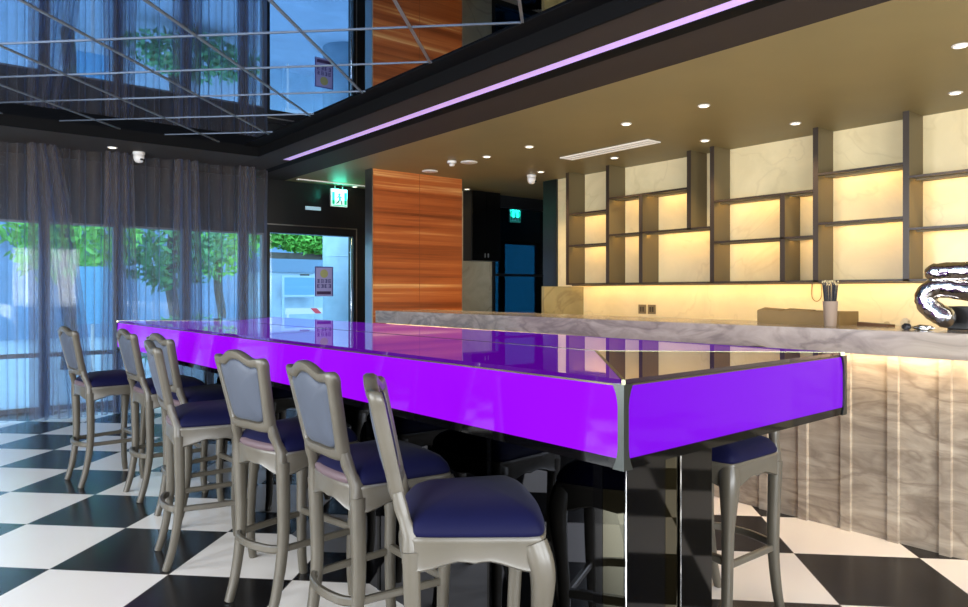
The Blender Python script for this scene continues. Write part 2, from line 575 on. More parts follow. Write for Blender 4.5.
# notice on the door glass
nt_ = thing('door_notice', 'mauve paper notice with yellow disc stuck on the entrance glass', 'notice', (4.585, YW + 0.024, 1.27))
M_PAPER = mat('mauve_paper', (150, 145, 190), 0.7, emit=(140, 140, 190), es=0.12)  # a little glow put into the paper, which gives no light itself
MB().box(-0.14, -0.002, 0, 0.14, 0.004, 0.42).build('sheet', M_PAPER, nt_)
mb = MB()
mb.box(-0.14, -0.005, 0, -0.125, -0.002, 0.42).box(0.125, -0.005, 0, 0.14, -0.002, 0.42).box(-0.125, -0.005, 0.405, 0.125, -0.002, 0.42)
mb.build('border', mat('notice_border', (78, 82, 140), 0.6), nt_)
mb = MB(); mb.prism([(0.06 * math.cos(2 * PI * k / 24), 0.06 * math.sin(2 * PI * k / 24)) for k in range(24)], 0, 0.003)
o = mb.build('disc', mat('notice_yellow', (165, 165, 110), 0.6), nt_)
o.rotation_euler = (PI / 2, 0, 0); o.location = (0, -0.002, 0.32)
mb = MB()
rg = random.Random(3)
for row, zz in enumerate((0.215, 0.145)):      # two rows of four square characters, too blurred in the photograph to read
    for c in range(4):
        cx = -0.085 + c * 0.057
        h = 0.046
        for q in range(3):
            z = zz - h / 2 + q * h / 2
            mb.box(cx - 0.021, -0.004, z - 0.004, cx + 0.021, -0.002, z + 0.004)
        for q in rg.sample((-0.017, -0.006, 0.006, 0.017), 2):
            mb.box(cx + q - 0.004, -0.0045, zz - h / 2, cx + q + 0.004, -0.002, zz + h / 2)
mb.build('characters', mat('notice_ink', (64, 62, 120), 0.6), nt_)
MB().box(-0.11, -0.005, 0.025, 0.105, -0.002, 0.07).build('footer', mat('notice_footer', (66, 46, 86), 0.6), nt_)

# above the door: white label, exit sign, slot diffuser
tag(MB().box(4.29, YW - 0.012, 2.475, 4.52, YW, 2.525).build('door_sticker', mat('pale_blue_label', (170, 200, 215), 0.5, emit=(170, 210, 225), es=0.25)), 'small pale blue strip label on the black panel above the entrance', 'label')  # weak emission brightens the label, though it is not a lit sign
ex = thing('exit_sign', 'green and white lit exit sign hanging above the entrance door', 'exit sign', (4.72, 9.12, 2.53))
MB().box(-0.125, 0, 0, 0.125, 0.035, 0.25).build('housing', M_WHITE, ex)
M_EXW = mat('exit_white', (220, 255, 240), 0.5, emit=(190, 255, 232), es=1.0)
M_EXG = mat('exit_green', (0, 140, 100), 0.5, emit=(0, 205, 150), es=0.8)
MB().box(-0.12, -0.004, 0.005, 0.12, 0, 0.245).build('face', M_EXW, ex)
mb = MB()
mb.box(-0.112, -0.007, 0.03, -0.075, -0.004, 0.20).box(0.075, -0.007, 0.03, 0.112, -0.004, 0.20)
mb.box(-0.112, -0.007, 0.01, 0.112, -0.004, 0.022)
mb.build('green_bars', M_EXG, ex)
mb = MB()
F = lambda pts: mb.rings([[(x, y, z) for x, z in pts] for y in (-0.008, -0.004)])
F([(0.018 * math.cos(a * PI / 6) - 0.002, 0.018 * math.sin(a * PI / 6) + 0.168) for a in range(12)])
F([(-0.018, 0.15), (0.016, 0.145), (0.022, 0.095), (-0.008, 0.09)])
F([(-0.008, 0.1), (0.01, 0.096), (-0.02, 0.05), (-0.05, 0.036), (-0.052, 0.05), (-0.03, 0.062)])
F([(0.006, 0.1), (0.022, 0.1), (0.04, 0.068), (0.044, 0.03), (0.028, 0.03), (0.026, 0.064)])
F([(-0.018, 0.15), (-0.014, 0.135), (-0.04, 0.118), (-0.046, 0.128)])
F([(0.016, 0.145), (0.02, 0.13), (0.044, 0.112), (0.05, 0.12)])
mb.build('running_figure', mat('exit_figure', (20, 110, 85), 0.5), ex)
for hx_ in (-0.06, 0.06):
    MB().tube([(hx_, 0.017, 0.25), (hx_, 0.017, ZC - 2.53)], 0.006).build('hanger', M_BRUSHED, ex, True)
ld = bpy.data.lights.new('exit_glow', 'AREA'); ld.size, ld.size_y, ld.shape, ld.energy, ld.color = 0.22, 0.22, 'RECTANGLE', 4.0, (0.05, 1.0, 0.75)
lo = bpy.data.objects.new('exit_glow', ld); COL.objects.link(lo); lo.parent = ex; lo.location = (0, -0.03, 0.14); lo.rotation_euler = (PI / 2 + 0.5, 0, 0)
ex2 = dup(ex, (8.17, 9.3, 2.53), 0, 'dim green exit sign seen through the dark blue glass door')
sl = thing('slot_diffuser', 'long thin white slot diffuser in the ceiling above the entrance', 'air diffuser', (4.58, 9.05, ZC))
MB().box(-0.52, -0.03, -0.012, 0.52, 0.03, 0.0).build('frame', M_OFFWHITE, sl)
MB().box(-0.5, -0.008, -0.014, 0.5, 0.008, -0.011).build('slot', M_BLACK, sl)

# wood veneer partition, alcove and dark glass front
pw = struct('wall_wood', MB().box(4.44, 7.7, 0, 5.81, 7.86, ZC), M_WOOD, 'orange brown wood veneer partition with horizontal grain', 'partition')
MB().box(4.425, 7.695, 0, 4.44, 7.865, ZC).build('edge_strip', M_BRUSHED, pw)
MB().box(5.123, 7.6985, 0, 5.127, 7.7, ZC).build('seam', mat('wood_seam', (120, 68, 34), 0.5), pw)
struct('wall_alcove', MB().box(5.75, 8.60, 0, 7.07, 8.70, ZC).box(5.70, 8.60, 0, 5.75, 9.3, ZC).box(8.25, 8.60, 0, 9.5, 8.70, ZC), M_BEIGE, 'beige marble wall of the alcove beside the wood partition', 'wall')
cb = thing('wall_cabinet', 'black wall cabinet hung high in the alcove beside the wood partition', 'cabinet', (6.79, 8.60, 1.80))
MB().box(-0.28, -0.20, 0, 0.28, 0, 1.045).build('body', M_BLACK, cb)
for s, n in ((-1, 0), (1, 1)):
    dd = MB().box(min(0, s * 0.275) + 0.003, -0.218, 0.005, max(0, s * 0.275) - 0.003, -0.2, 1.04).build('door', M_BLACKGLOSS, cb)
    MB().box(s * 0.03 - 0.006, -0.228, 0.05, s * 0.03 + 0.006, -0.218, 0.11).build('knob', M_BRUSHED, dd)
struct('trim_8', MB().box(7.07, 8.58, 2.72, 8.25, 8.70, ZC), M_BLACK, 'black header above the dark blue glass door', 'trim')
d2 = thing('door_2', 'dark blue tinted glass door in black frame at the end of the bar', 'glass door', (7.07, 8.60, 0), kind='structure')
mb = MB(); mb.box(0, -0.03, 0, 0.05, 0.1, 2.72).box(1.13, -0.03, 0, 1.18, 0.1, 2.72).box(0.05, -0.03, 2.66, 1.13, 0.1, 2.72).box(0.05, -0.03, 0, 1.13, 0.1, 0.08)
mb.build('door_frame', M_BLACK, d2)
MB().box(0.05, 0.03, 0.08, 1.13, 0.04, 2.66).build('pane', clear_glass('blue_tinted_glass', (0.22, 0.40, 0.46), 0.04), d2)
MB().box(0.05, 0.0, 1.58, 1.13, 0.06, 1.62).build('push_rail', M_BLACK, d2)
struct('wall_passage_side', MB().box(8.5, 2.0, 0, 8.6, 8.6, ZC), M_DARKWALL, 'dark end wall of the space behind the bar', 'wall')
M_PASSGLASS = clear_glass('smoky_blue_glass', (0.14, 0.27, 0.32), 0.04)
M_PASS = mat('passage_blue_grey', (64, 84, 104), 0.6)
struct('wall_passage_inner', MB().box(6.75, 8.7, 0, 6.85, 9.5, ZC).box(9.4, 8.7, 0, 9.5, 9.5, ZC), M_PASS, 'blue grey side walls of the passage behind the glass door', 'wall')
struct('ceiling', MB().box(6.75, 8.7, ZC, 9.5, 9.6, ZC + 0.1), M_PASS, 'blue grey ceiling of the passage behind the glass door', 'ceiling')
struct('floor', MB().box(8.6, 8.7, -0.1, 9.5, 9.6, 0.0).box(6.75, 9.45, -0.1, 8.6, 9.6, 0.0), M_DARKWALL, 'dark floor of the passage behind the glass door', 'floor')
struct('wall_passage_end', MB().box(6.85, 9.5, 2.22, 9.4, 9.6, ZC).box(6.85, 9.5, 0, 7.75, 9.6, 2.22).box(8.98, 9.5, 0, 9.4, 9.6, 2.22), M_PASS, 'blue grey end wall of the passage around its outer door', 'wall')
d3 = thing('door_3', 'outer glass door of the passage seen through the dark blue glass', 'glass door', (7.75, 9.5, 0), kind='structure')
mb = MB(); mb.box(0, 0, 0, 0.10, 0.08, 2.22).box(0.27, 0, 0, 0.36, 0.08, 2.22).box(1.13, 0, 0, 1.23, 0.08, 2.22).box(0.10, 0, 2.17, 1.13, 0.08, 2.22)
mb.build('door_frame', M_BLACK, d3)
for a, b in ((0.10, 0.27), (0.36, 1.13)):
    MB().box(a, 0.03, 0, b, 0.04, 2.17).build('pane', M_PASSGLASS, d3)
struct('wall_bar_black', MB().box(6.80, 6.90, 0, 6.93, 7.16, ZC), M_BLACK, 'black wall strip between the lit shelves and the glass door', 'wall')

# back wall of the bar
struct('wall_bar', MB().box(6.83, -3.1, 0, 6.93, 6.90, ZC), M_BACKMARBLE, 'cream marble wall behind the lit bar shelves', 'wall')
struct('wall_bar_end', MB().box(6.13, 6.43, 0, 6.83, 6.48, 1.40), M_SHADEDMARBLE, 'low marble partition at the far end of the bar', 'partition')

# ------------------------------------------------------------------ shelving unit
XF, XB = 6.53, 6.83
sh = thing('shelving_unit', 'tall bronze back bar shelving with lit shelves on the cream marble wall', 'shelving', (XF, 4.0, 0))
D = 0.30
full = [(6.452, 1.42, ZC), (5.781, 1.42, ZC), (5.282, 1.42, 2.44), (4.632, 2.0, ZC), (4.348, 1.42, ZC), (3.577, 1.42, 2.262), (3.254, 1.42, ZC), (2.484, 1.42, ZC), (1.55, 1.42, ZC)]
TH = 0.045
for y, z0, z1 in full:
    yy = y - 4.0
    dv = MB().box(0.004, yy - TH, z0, D, yy, z1).build('divider', M_DIVIDER, sh)
    MB().box(0.0, yy - TH - 0.002, z0, 0.005, yy + 0.002, z1).build('edge_strip', M_DIVEDGE, dv)
dv = None


def shelf(y0, y1, z, led=True, name='shelf'):
    o = MB().box(0.006, y0 - 4, z, D, y1 - 4, z + 0.018).build(name, M_DIVIDER, sh)
    MB().box(0.0, y0 - 4, z - 0.001, 0.006, y1 - 4, z + 0.019).build('edge_strip', M_DIVEDGE, o)
    if led:
        MB().box(D - 0.215, y0 - 4 + 0.02, z - 0.016, D - 0.201, y1 - 4 - 0.02, z - 0.0005).build('led_cover', M_DIVIDER, o)
        MB().box(D - 0.2005, y0 - 4 + 0.025, z - 0.014, D - 0.193, y1 - 4 - 0.025, z - 0.001).build('led_strip', M_LED, o)
    return o


shelf(1.0, 6.452, 1.42, True, 'bottom_shelf')
shelf(5.781, 6.452 - TH, 2.305); shelf(5.781, 6.452 - TH, 1.905)
shelf(4.632, 5.781 - TH, 2.44); shelf(4.348, 5.781 - TH, 2.0)
shelf(3.254, 4.348 - TH, 2.262); shelf(3.254, 4.348 - TH, 1.838)
shelf(2.484, 3.254 - TH, 2.405); shelf(2.484, 3.254 - TH, 1.95)
shelf(1.55, 2.484 - TH, 2.285); shelf(1.55, 2.484 - TH, 1.85)

for y, which in ((5.47, 'left'), (5.33, 'right')):
    w = thing('wall_socket', 'dark square wall socket under the shelves, %s of the pair' % which, 'socket', (6.83, y, 1.07), 0, 'pair of sockets on the marble wall')
    MB().box(-0.012, -0.055, 0, 0, 0.055, 0.11, 0.003).build('plate', mat('socket_plate', (120, 104, 74), 0.4), w)
    MB().box(-0.014, -0.03, 0.025, -0.012, -0.006, 0.085).box(-0.014, 0.006, 0.025, -0.012, 0.03, 0.085).build('sockets', mat('socket_hole', (60, 50, 36), 0.5), w)
loop = [(6.815, 3.40, 1.42), (6.812, 3.41, 1.34), (6.812, 3.40, 1.27), (6.812, 3.36, 1.24), (6.812, 3.32, 1.27), (6.812, 3.31, 1.34), (6.815, 3.32, 1.42)]
tag(MB().tube(crom(loop, 5, False), 0.004, 6).build('hanging_cable', mat('cable_brown', (150, 120, 60), 0.5), None, True), 'thin loop of cable hanging below the bottom shelf', 'cable')

# ------------------------------------------------------------------ bar counter
bar = thing('bar_counter', 'long marble bar counter with fluted front lit under its top', 'bar counter', (4.0, 3.0, 0))
Y0, Y1 = -2.6, 6.83 - 3.0
mb = MB()
mb.rings([[(-0.03, yy, 0.997), (-0.012, yy, 0.997), (-0.012, yy, 1.026), (0.66, yy, 1.026), (0.66, yy, 1.128), (-0.03, yy, 1.128)] for yy in (Y0, Y1)])
mb.build('countertop', M_SLAB, bar)
mb = MB()
pts = []
y = Y0
per = 0.246
yy0 = 1.875 - 3.0
k = math.floor((Y0 - yy0) / per)
prof = [(0.085, Y0)]
while yy0 + k * per < Y1 - 0.1:
    a = yy0 + k * per
    for xx, q in ((0.085, a - 0.060), (0.066, a - 0.056), (0.066, a - 0.004), (0.085, a)):
        if Y0 < q < Y1:
            prof.append((xx, q))
    k += 1
prof += [(0.085, Y1 - 0.03), (0.6, Y1 - 0.03), (0.6, Y0)]
mb.prism(prof[::-1], 0.0, 1.025)
mb.build('fluted_front', M_BARMARBLE, bar)
MB().box(-0.008, Y0 + 0.02, 1.012, 0.040, Y1 - 0.05, 1.024).build('led_strip', M_LEDBAR, bar)
# ------------------------------------------------------------------ table
tb = thing('bar_table', 'long high glass topped table with glowing purple sides and black mirrored base', 'table', (1.41, 1.19, 0), math.radians(1.7))
W, LN, ZT, ZB = 1.29, 4.95, 1.107, 0.905
g = 0.006


def top_piece(pts, m, name='glass_top'):
    return MB().prism(pts, ZT - 0.012, ZT).build(name, m, tb)


hw = W / 2
top_piece([(g, g * 2.4), (hw - g, hw), (hw - g, LN - hw), (g, LN - g * 2.4)], M_TOPLIT)
top_piece([(W - g, g * 2.4), (W - g, LN - g * 2.4), (hw + g, LN - hw), (hw + g, hw)], M_TOPLIT)
top_piece([(g * 2.4, g), (W - g * 2.4, g), (hw, hw - g)], M_TOPDARK)
top_piece([(g * 2.4, LN - g), (hw, LN - hw + g), (W - g * 2.4, LN - g)], M_TOPDARK)
MB().box(0.002, 0.002, ZT - 0.017, W - 0.002, LN - 0.002, ZT - 0.0125).build('top_carrier', mat('seam_bronze', (96, 92, 70), 0.3, 0.8), tb)
mb = MB()
mb.box(hw - 0.006, hw, ZT - 0.012, hw + 0.006, LN - hw, ZT + 0.001)
for sx, y0, y1 in ((0, 0, hw), (W, 0, hw), (0, LN, LN - hw), (W, LN, LN - hw)):
    a, b = Vector((sx, y0)), Vector((hw, y1))
    n = Vector((-(b - a).y, (b - a).x)).normalized() * 0.005
    mb.prism([tuple(a + n), tuple(a - n), tuple(b - n), tuple(b + n)], ZT - 0.012, ZT + 0.0008)
mb.build('seam_strip', mat('seam_green_bronze', (120, 122, 96), 0.25, 0.9), tb)
t = 0.008
for name, b in (('near', (0.0, 0.012, t, LN - 0.012)), ('far', (W - t, 0.012, W, LN - 0.012)), ('a', (0.012, 0.0, W - 0.012, t)), ('b', (0.012, LN - t, W - 0.012, LN))):
    MB().box(b[0], b[1], ZB, b[2], b[3], ZT - 0.0175).build('side_panel', M_PURPLEEND if name in 'ab' else M_PURPLE, tb)
MB().box(0.02, 0.02, ZB + 0.01, W - 0.02, LN - 0.02, ZT - 0.025).build('light_box', M_BLACK, tb)
mb = MB()
mb.box(-0.003, -0.003, ZB - 0.026, W + 0.003, LN + 0.003, ZB)
mb.build('bottom_frame', M_BANDBLACK, tb)
for sx, sy in ((0, 0), (W, 0), (W, LN), (0, LN)):
    rs = []
    H = ZT - 0.012 - (ZB - 0.028)
    for q in range(13):
        f = q / 12
        e = abs(f - 0.5) * 2
        w = 0.013 + 0.017 * max(0, (e - 0.45) / 0.55) ** 2
        z = ZB - 0.028 + H * f
        dx, dy = (1 if sx == 0 else -1), (1 if sy == 0 else -1)
        o = 0.007
        rs.append([(sx - dx * o, sy - dy * o, z), (sx + dx * w, sy - dy * o, z), (sx + dx * w, sy + dy * 0.006, z), (sx + dx * 0.006, sy + dy * w, z), (sx - dx * o, sy + dy * w, z)])
    smooth_by_angle(MB().rings(rs).build('corner_post', M_POST, tb), 35)
# base: black mirrored plinth (near side flush, wide behind) with upright mirror bands
bx0, bx1, by0, by1 = 0.23, 0.645, 0.17, 4.5
BZ = ZB - 0.026
bparts = []
bparts.append(MB().box(bx0, by0, 0.0, bx1, by1, BZ).box(bx1, 1.0, 0.0, 0.95, by1, BZ).build('base', M_MIRRORBLACK, tb))
f0, f1 = by0 - 0.004, by0 - 0.0005


def band(x0, y0, x1, y1, m, nm, top=0.002):
    bparts.append(MB().box(x0, y0, 0.0, x1, y1, BZ - top).build(nm, m, tb))


band(bx0 + 0.182, f0, bx0 + 0.250, f1, M_MIRRORCLEAR, 'mirror_band')
band(bx0 - 0.004, by0 + 0.004, bx0 - 0.0005, by0 + 0.085, M_MIRRORCLEAR, 'mirror_band')
band(bx0 + 0.004, f0, bx0 + 0.180, f1, M_BANDBLACK, 'black_band')
band(bx0 + 0.252, by0 - 0.012, bx1 + 0.002, f1, M_BANDBLACK, 'black_band', 0.03)
band(bx0 - 0.004, by0 + 0.087, bx0 - 0.0005, by0 + 0.125, M_BANDBLACK, 'black_band')
for q in (0.62, 1.4, 2.2, 3.0, 3.8):
    band(bx0 - 0.004, by0 + q, bx0 - 0.0005, by0 + q + 0.02, M_BANDBLACK, 'black_band')
for ax, ay in ((bx0 - 0.004, by0 - 0.004), (bx0 + 0.251, by0 - 0.010)):
    bparts.append(MB().tube([(ax, ay, 0), (ax, ay, BZ - 0.002)], 0.003, 6).build('edge_rod', M_CHROME, tb))
for o in bparts:
    o.rotation_euler = (0, 0, -math.radians(1.7))
    o.location = (-0.004, 0.012, 0)


# ------------------------------------------------------------------ bar chairs
def back_y(z):
    return -0.195 - 0.23 * (z - 0.66)


def sample_closed(pts, per=5):
    return crom([(p[0], p[1], 0) for p in pts], per)


def make_chair(label):
    root = thing('bar_chair', label, 'bar chair')
    out = sample_closed([(-.165, -.205), (-.08, -.222), (0, -.226), (.08, -.222), (.165, -.205), (.192, -.17), (.208, -.05), (.218, .05), (.224, .122), (.208, .158), (.12, .178), (0, .185), (-.12, .178), (-.208, .158), (-.224, .122), (-.218, .05), (-.208, -.05), (-.192, -.17)])
    n = len(out)

    def scallop(p):
        # lower edge: deep at the four corners, waved between
        best = min(math.hypot(p.x - cx, p.y - cy) for cx, cy in ((-.17, -.2), (.17, -.2), (.211, .145), (-.211, .145)))
        u = min(best / 0.16, 1.0)
        return 0.583 + 0.034 * (0.5 - 0.5 * math.cos(PI * u)) - (0.014 * max(0, (best - 0.13) / 0.08) if best > 0.13 else 0)
    rs = []
    for p in out:
        q = Vector((p.x * 0.86, p.y * 0.86, 0))
        zb = scallop(p)
        o_ = lambda k, z: (p.x * k + q.x * (1 - k), p.y * k + q.y * (1 - k), z)
        rs.append([o_(0, zb + .004), o_(.8, zb), o_(1.08, zb + .006), o_(1.0, zb + .014), o_(1.0, .665), o_(1.05, .673), o_(.9, .68), o_(0, .68)])
    smooth_by_angle(MB().rings(rs, closed=True).build('seat_rail', M_FRAMEWOOD, root), 50)
    # cushion
    rs = []
    for sc, z in ((.96, .676), (.99, .684), (.985, .694), (.95, .711), (.86, .732), (.70, .749), (.48, .760), (.22, .765), (.03, .766)):
        rs.append([(p.x * sc, p.y * sc, z) for p in out])
    MB().rings(rs).build('seat_cushion', M_NAVY, root, True)
    # backrest ring
    half = [(0, .760), (.07, .757), (.125, .760), (.152, .776), (.160, .85), (.170, .93), (.180, 1.01), (.188, 1.046), (.178, 1.066), (.150, 1.066), (.115, 1.063), (.085, 1.072), (.045, 1.089), (0, 1.095)]
    outl = half + [(-x, z) for x, z in half[-2:0:-1]]
    oc = sample_closed(outl, 4)
    cx, cz = 0, .925
    ih = [(0, .800), (.06, .798), (.10, .802), (.118, .816), (.126, .86), (.136, .93), (.144, .995), (.146, 1.016), (.136, 1.028), (.118, 1.028), (.10, 1.027), (.075, 1.034), (.04, 1.050), (0, 1.056)]
    ic = sample_closed(ih + [(-x, z) for x, z in ih[-2:0:-1]], 4)

    def bk(x, z, d):
        return (x, back_y(z) + d - 0.018 * (1 - (x / .19) ** 2), z)
    rs = []
    h = 0.019
    for a, b in zip(ic, oc):
        L = lambda k: (a.x + (b.x - a.x) * k, a.y + (b.y - a.y) * k)
        prof = [(0, -h * .5), (.14, -h * .95), (.5, -h * 1.08), (.86, -h * .95), (1, -h * .5), (1, h * .5), (.86, h * .95), (.5, h * 1.08), (.14, h * .95), (0, h * .5)]
        rs.append([bk(*L(k), d) for k, d in prof])
    mb = MB().rings(rs, closed=True)
    for s in (-1, 1):
        path = [(s * .165, -.197, .61), (s * .164, -.198, .68), (s * .152, back_y(.715) - .004, .715), (s * .144, back_y(.75) - .007, .75), (s * .141, back_y(.79) - .007, .79)]
        mb.tube(path, [.023, .021, .0165, .019, .016], square=True)
    smooth_by_angle(mb.build('back_frame', M_FRAMEWOOD, root), 50)
    for nm, sgn, m in (('back_panel', -1, M_BACKFABRIC), ('back_cushion', 1, M_NAVY)):
        rs = []
        for sc, bul in ((1.03, .006), (.93, .014), (.75, .019), (.5, .022), (.2, .024), (.02, .024)):
            rs.append([bk(cx + (p.x - cx) * sc, cz + (p.y - cz) * sc, sgn * bul) for p in ic])
        MB().rings(rs, caps=True).build(nm, m, root, True)
    # rear trim band behind the cushion
    rs = []
    for i in range(13):
        x = -.15 + .3 * i / 12
        yb = -.222 + .02 * (x / .15) ** 2
        rs.append([(x, yb + .03, .675), (x, yb - .004, .678), (x, yb - .006, .695), (x, yb + .004, .708), (x, yb + .03, .712)])
    MB().rings(rs).build('rear_trim', M_ROSE, root, True)
    # legs
    for s in (-1, 1):
        path = crom([(s * .168, -.196, .64), (s * .166, -.192, .5), (s * .163, -.190, .36), (s * .160, -.198, .24), (s * .158, -.222, .1), (s * .157, -.252, 0)], 3, False)
        nP = len(path)
        smooth_by_angle(MB().tube(path, [.024 - .008 * i / (nP - 1) for i in range(nP)], square=True).build('leg', M_FRAMEWOOD, root), 50)
        path = crom([(s * .194, .133, .655), (s * .208, .150, .60), (s * .209, .154, .54), (s * .199, .146, .42), (s * .190, .138, .28), (s * .186, .138, .1), (s * .188, .148, 0)], 3, False)
        nP = len(path)
        rr = []
        for i in range(nP):
            z = path[i].z
            rr.append(.034 if z > .62 else (.020 + .014 * max(0, (z - .42) / .2) if z > .42 else .0175 + .0025 * z / .42))
        smooth_by_angle(MB().tube(path, rr, square=True).build('leg', M_FRAMEWOOD, root), 50)
    # stretchers
    for s in (-1, 1):
        MB().tube([(s * .162, -.19, .285), (s * .19, .138, .285)], .013, square=True, flat=0.8).build('stretcher', M_FRAMEWOOD, root)
    path = crom([(-.16, -.196, .285), (-.11, -.232, .285), (0, -.25, .285), (.11, -.232, .285), (.16, -.196, .285)], 4, False)
    MB().tube(path, .0155, square=True, flat=0.7).build('stretcher', M_FRAMEWOOD, root)
    MB().tube([(-.188, .138, .30), (.188, .138, .30)], .015, square=True).build('footrest', M_FRAMEWOOD, root)
    return root


GRP = 'grey framed navy bar chairs at the purple table'
chairs = [
    # x, y, heading from +y towards +x, label
    (1.30, 1.65, 122, 'bar chair nearest the camera, turned sideways, navy seat in full view'),
    (1.375, 2.305, 91, 'second bar chair from the front, its grey back overlapping the glowing table side'),
    (1.345, 2.97, 80, 'third bar chair from the front, standing alone with its back to the camera'),
    (1.225, 3.73, 98, 'fourth bar chair from the front, turned sideways in front of another chair back'),
    (1.41, 4.39, 86, 'fifth bar chair from the front, mostly hidden behind the sideways one'),
    (1.38, 5.05, 88, 'second bar chair from the curtains, tucked at the far table end'),
    (1.14, 5.68, 84, 'farthest bar chair, standing past the table end before the curtains'),
]
c0 = None
for x, y, phi, lab in chairs:
    if c0 is None:
        c0 = make_chair(lab); c0['group'] = GRP
        c0.location, c0.rotation_euler = (x, y, 0), (0, 0, -math.radians(phi))
    else:
        dup(c0, (x, y, 0), -math.radians(phi), lab)
dup(c0, (2.585, 1.72, 0), -math.radians(275), 'bar chair on the far side of the table, facing away from the marble bar')

# ------------------------------------------------------------------ curtains
def curtain(name, top, bot, yc, pleat, amp, seed, m, label, group):
    """Pleated cloth between the side edges top=(x0, x1) and bot=(x0, x1)."""
    nu, nz = int((top[1] - top[0]) / pleat * 11), 16
    rg = random.Random(seed)
    ph = rg.random() * 6
    rows = []
    for k in range(nz + 1):
        f = k / nz
        z = 0.015 + (ZC - 0.02) * f
        g = (1 - f) ** 0.8
        row = []
        for i in range(nu + 1):
            q = i / nu
            t = top[0] + (top[1] - top[0]) * q
            x = t * (1 - g) + (bot[0] + (bot[1] - bot[0]) * q) * g
            a = amp * (1 + 0.5 * noise.noise(Vector((t * 4, seed, z * 0.3))))
            w = math.sin(2 * PI * t / pleat + ph + 1.4 * noise.noise(Vector((t * 3, z * 0.3, seed))) * (0.5 + g))
            yy = yc + a * w + 0.012 * noise.noise(Vector((t * 9, z * 0.8, 3 + seed)))
            row.append((x + 0.25 * a * math.cos(2 * (2 * PI * t / pleat + ph)), yy, z))
        rows.append(row)
    bm = bmesh.new()
    V = [[bm.verts.new(p) for p in r] for r in rows]
    for k in range(nz):
        for i in range(nu):
            bm.faces.new((V[k][i], V[k][i + 1], V[k + 1][i + 1], V[k + 1][i]))
    me = bpy.data.meshes.new(name); bm.to_mesh(me); bm.free()
    me.materials.append(m)
    for p in me.polygons:
        p.use_smooth = True
    o = bpy.data.objects.new(name, me); COL.objects.link(o)
    return tag(o, label, 'curtain', group)


GS = 'thin sheer curtains across the window panes'
for a, b, sd, lab in ((-1.2, 0.28, 1, 'thin sheer curtain beyond the far left edge of the window wall'),
                      (0.315, 1.06, 2, 'thin sheer curtain over the leftmost visible window pane'),
                      (1.095, 1.78, 3, 'thin sheer curtain over the pane behind the farthest bar chair'),
                      (1.815, 2.48, 4, 'thin sheer curtain over the pane above the far end of the table'),
                      (2.515, 3.18, 5, 'thin sheer curtain over the fourth pane, second nearest the entrance'),
                      (3.215, 3.5, 6, 'narrow thin sheer curtain beside the entrance door')):
    curtain('sheer_curtain', (a, b), (a, b), 8.66, 0.150, 0.048, sd, M_CURTAIN, lab, GS)
GD = 'gathered grey drapes between the window panes'
for a, b, c, d, sd, lab in (
    (0.936, 1.199, 0.954, 1.569, 7, 'gathered grey drape right of the leftmost pane, falling behind the farthest chair'),
    (1.637, 1.913, 1.589, 1.984, 8, 'gathered grey drape just left of the far end of the purple table'),
    (2.351, 2.616, 2.319, 2.695, 9, 'gathered grey drape between the third and fourth panes above the table'),
    (3.070, 3.265, 3.022, 3.315, 10, 'narrow gathered grey drape between the last two panes near the entrance'),
):
    curtain('drape', (a, b), (c, d), 8.52, 0.085, 0.040, sd, M_DRAPE, lab, GD)

# ------------------------------------------------------------------ ceiling fittings
def downlight(x, y, label, group, power=14, r=0.040, z=ZC, col=(1.0, 0.76, 0.44)):
    d = thing('downlight', label, 'ceiling light', (x, y, z), 0, group)
    MB().lathe([(r + 0.009, 0), (r + 0.009, -0.005), (r, -0.010), (r * .95, -0.003), (r * .95, 0)], seg=20).build('trim_ring', M_WHITE, d, True)
    MB().lathe([(r * .94, -0.0042), (r * .3, -0.0046), (0.001, -0.0046)], seg=20).build('lens', M_DOWN, d, True)
    l = bpy.data.lights.new('downlight_beam', 'SPOT')
    l.energy, l.color, l.spot_size, l.spot_blend, l.shadow_soft_size = power, col, math.radians(110), 0.8, 0.05
    o = bpy.data.objects.new('downlight_beam', l); COL.objects.link(o)
    o.parent = d; o.location = (0, 0, -0.03)
    return d


G1 = 'round downlights in the bar ceiling'
P1 = 75
for x, y, lab in (
    (5.05, 1.594, 'round downlight near the upper right corner, over the bar counter'),
    (5.05, 3.42, 'second round downlight from the right in the front row over the counter'),
    (5.05, 4.23, 'third round downlight from the right in the front row, right of the slot vent'),
    (5.05, 5.526, 'fourth round downlight from the right in the front row, left of the slot vent'),
    (5.05, 6.232, 'round downlight at the far end of the front row, beside the smoke detector'),
    (6.22, 1.997, 'rear row downlight farthest right, in front of the last shelf bay'),
    (6.22, 3.26, 'rear row downlight above the tall divider in the middle of the shelves'),
    (6.22, 4.20, 'rear row downlight directly in front of the hanging divider'),
    (6.22, 5.383, 'rear row downlight beneath the slot vent, before the left shelf bays'),
    (6.22, 6.59, 'rear row downlight beside the white dome camera'),
):
    downlight(x, y, lab, G1, P1)
downlight(6.416, 8.38, 'small downlight in the alcove right of the wood partition', G1, 5, 0.04)
downlight(5.008, 9.2, 'small downlight above the entrance beside the exit sign', G1, 4, 0.04)
downlight(1.664, 8.30, 'small downlight in the dark soffit before the curtains', G1, 5, 0.04)

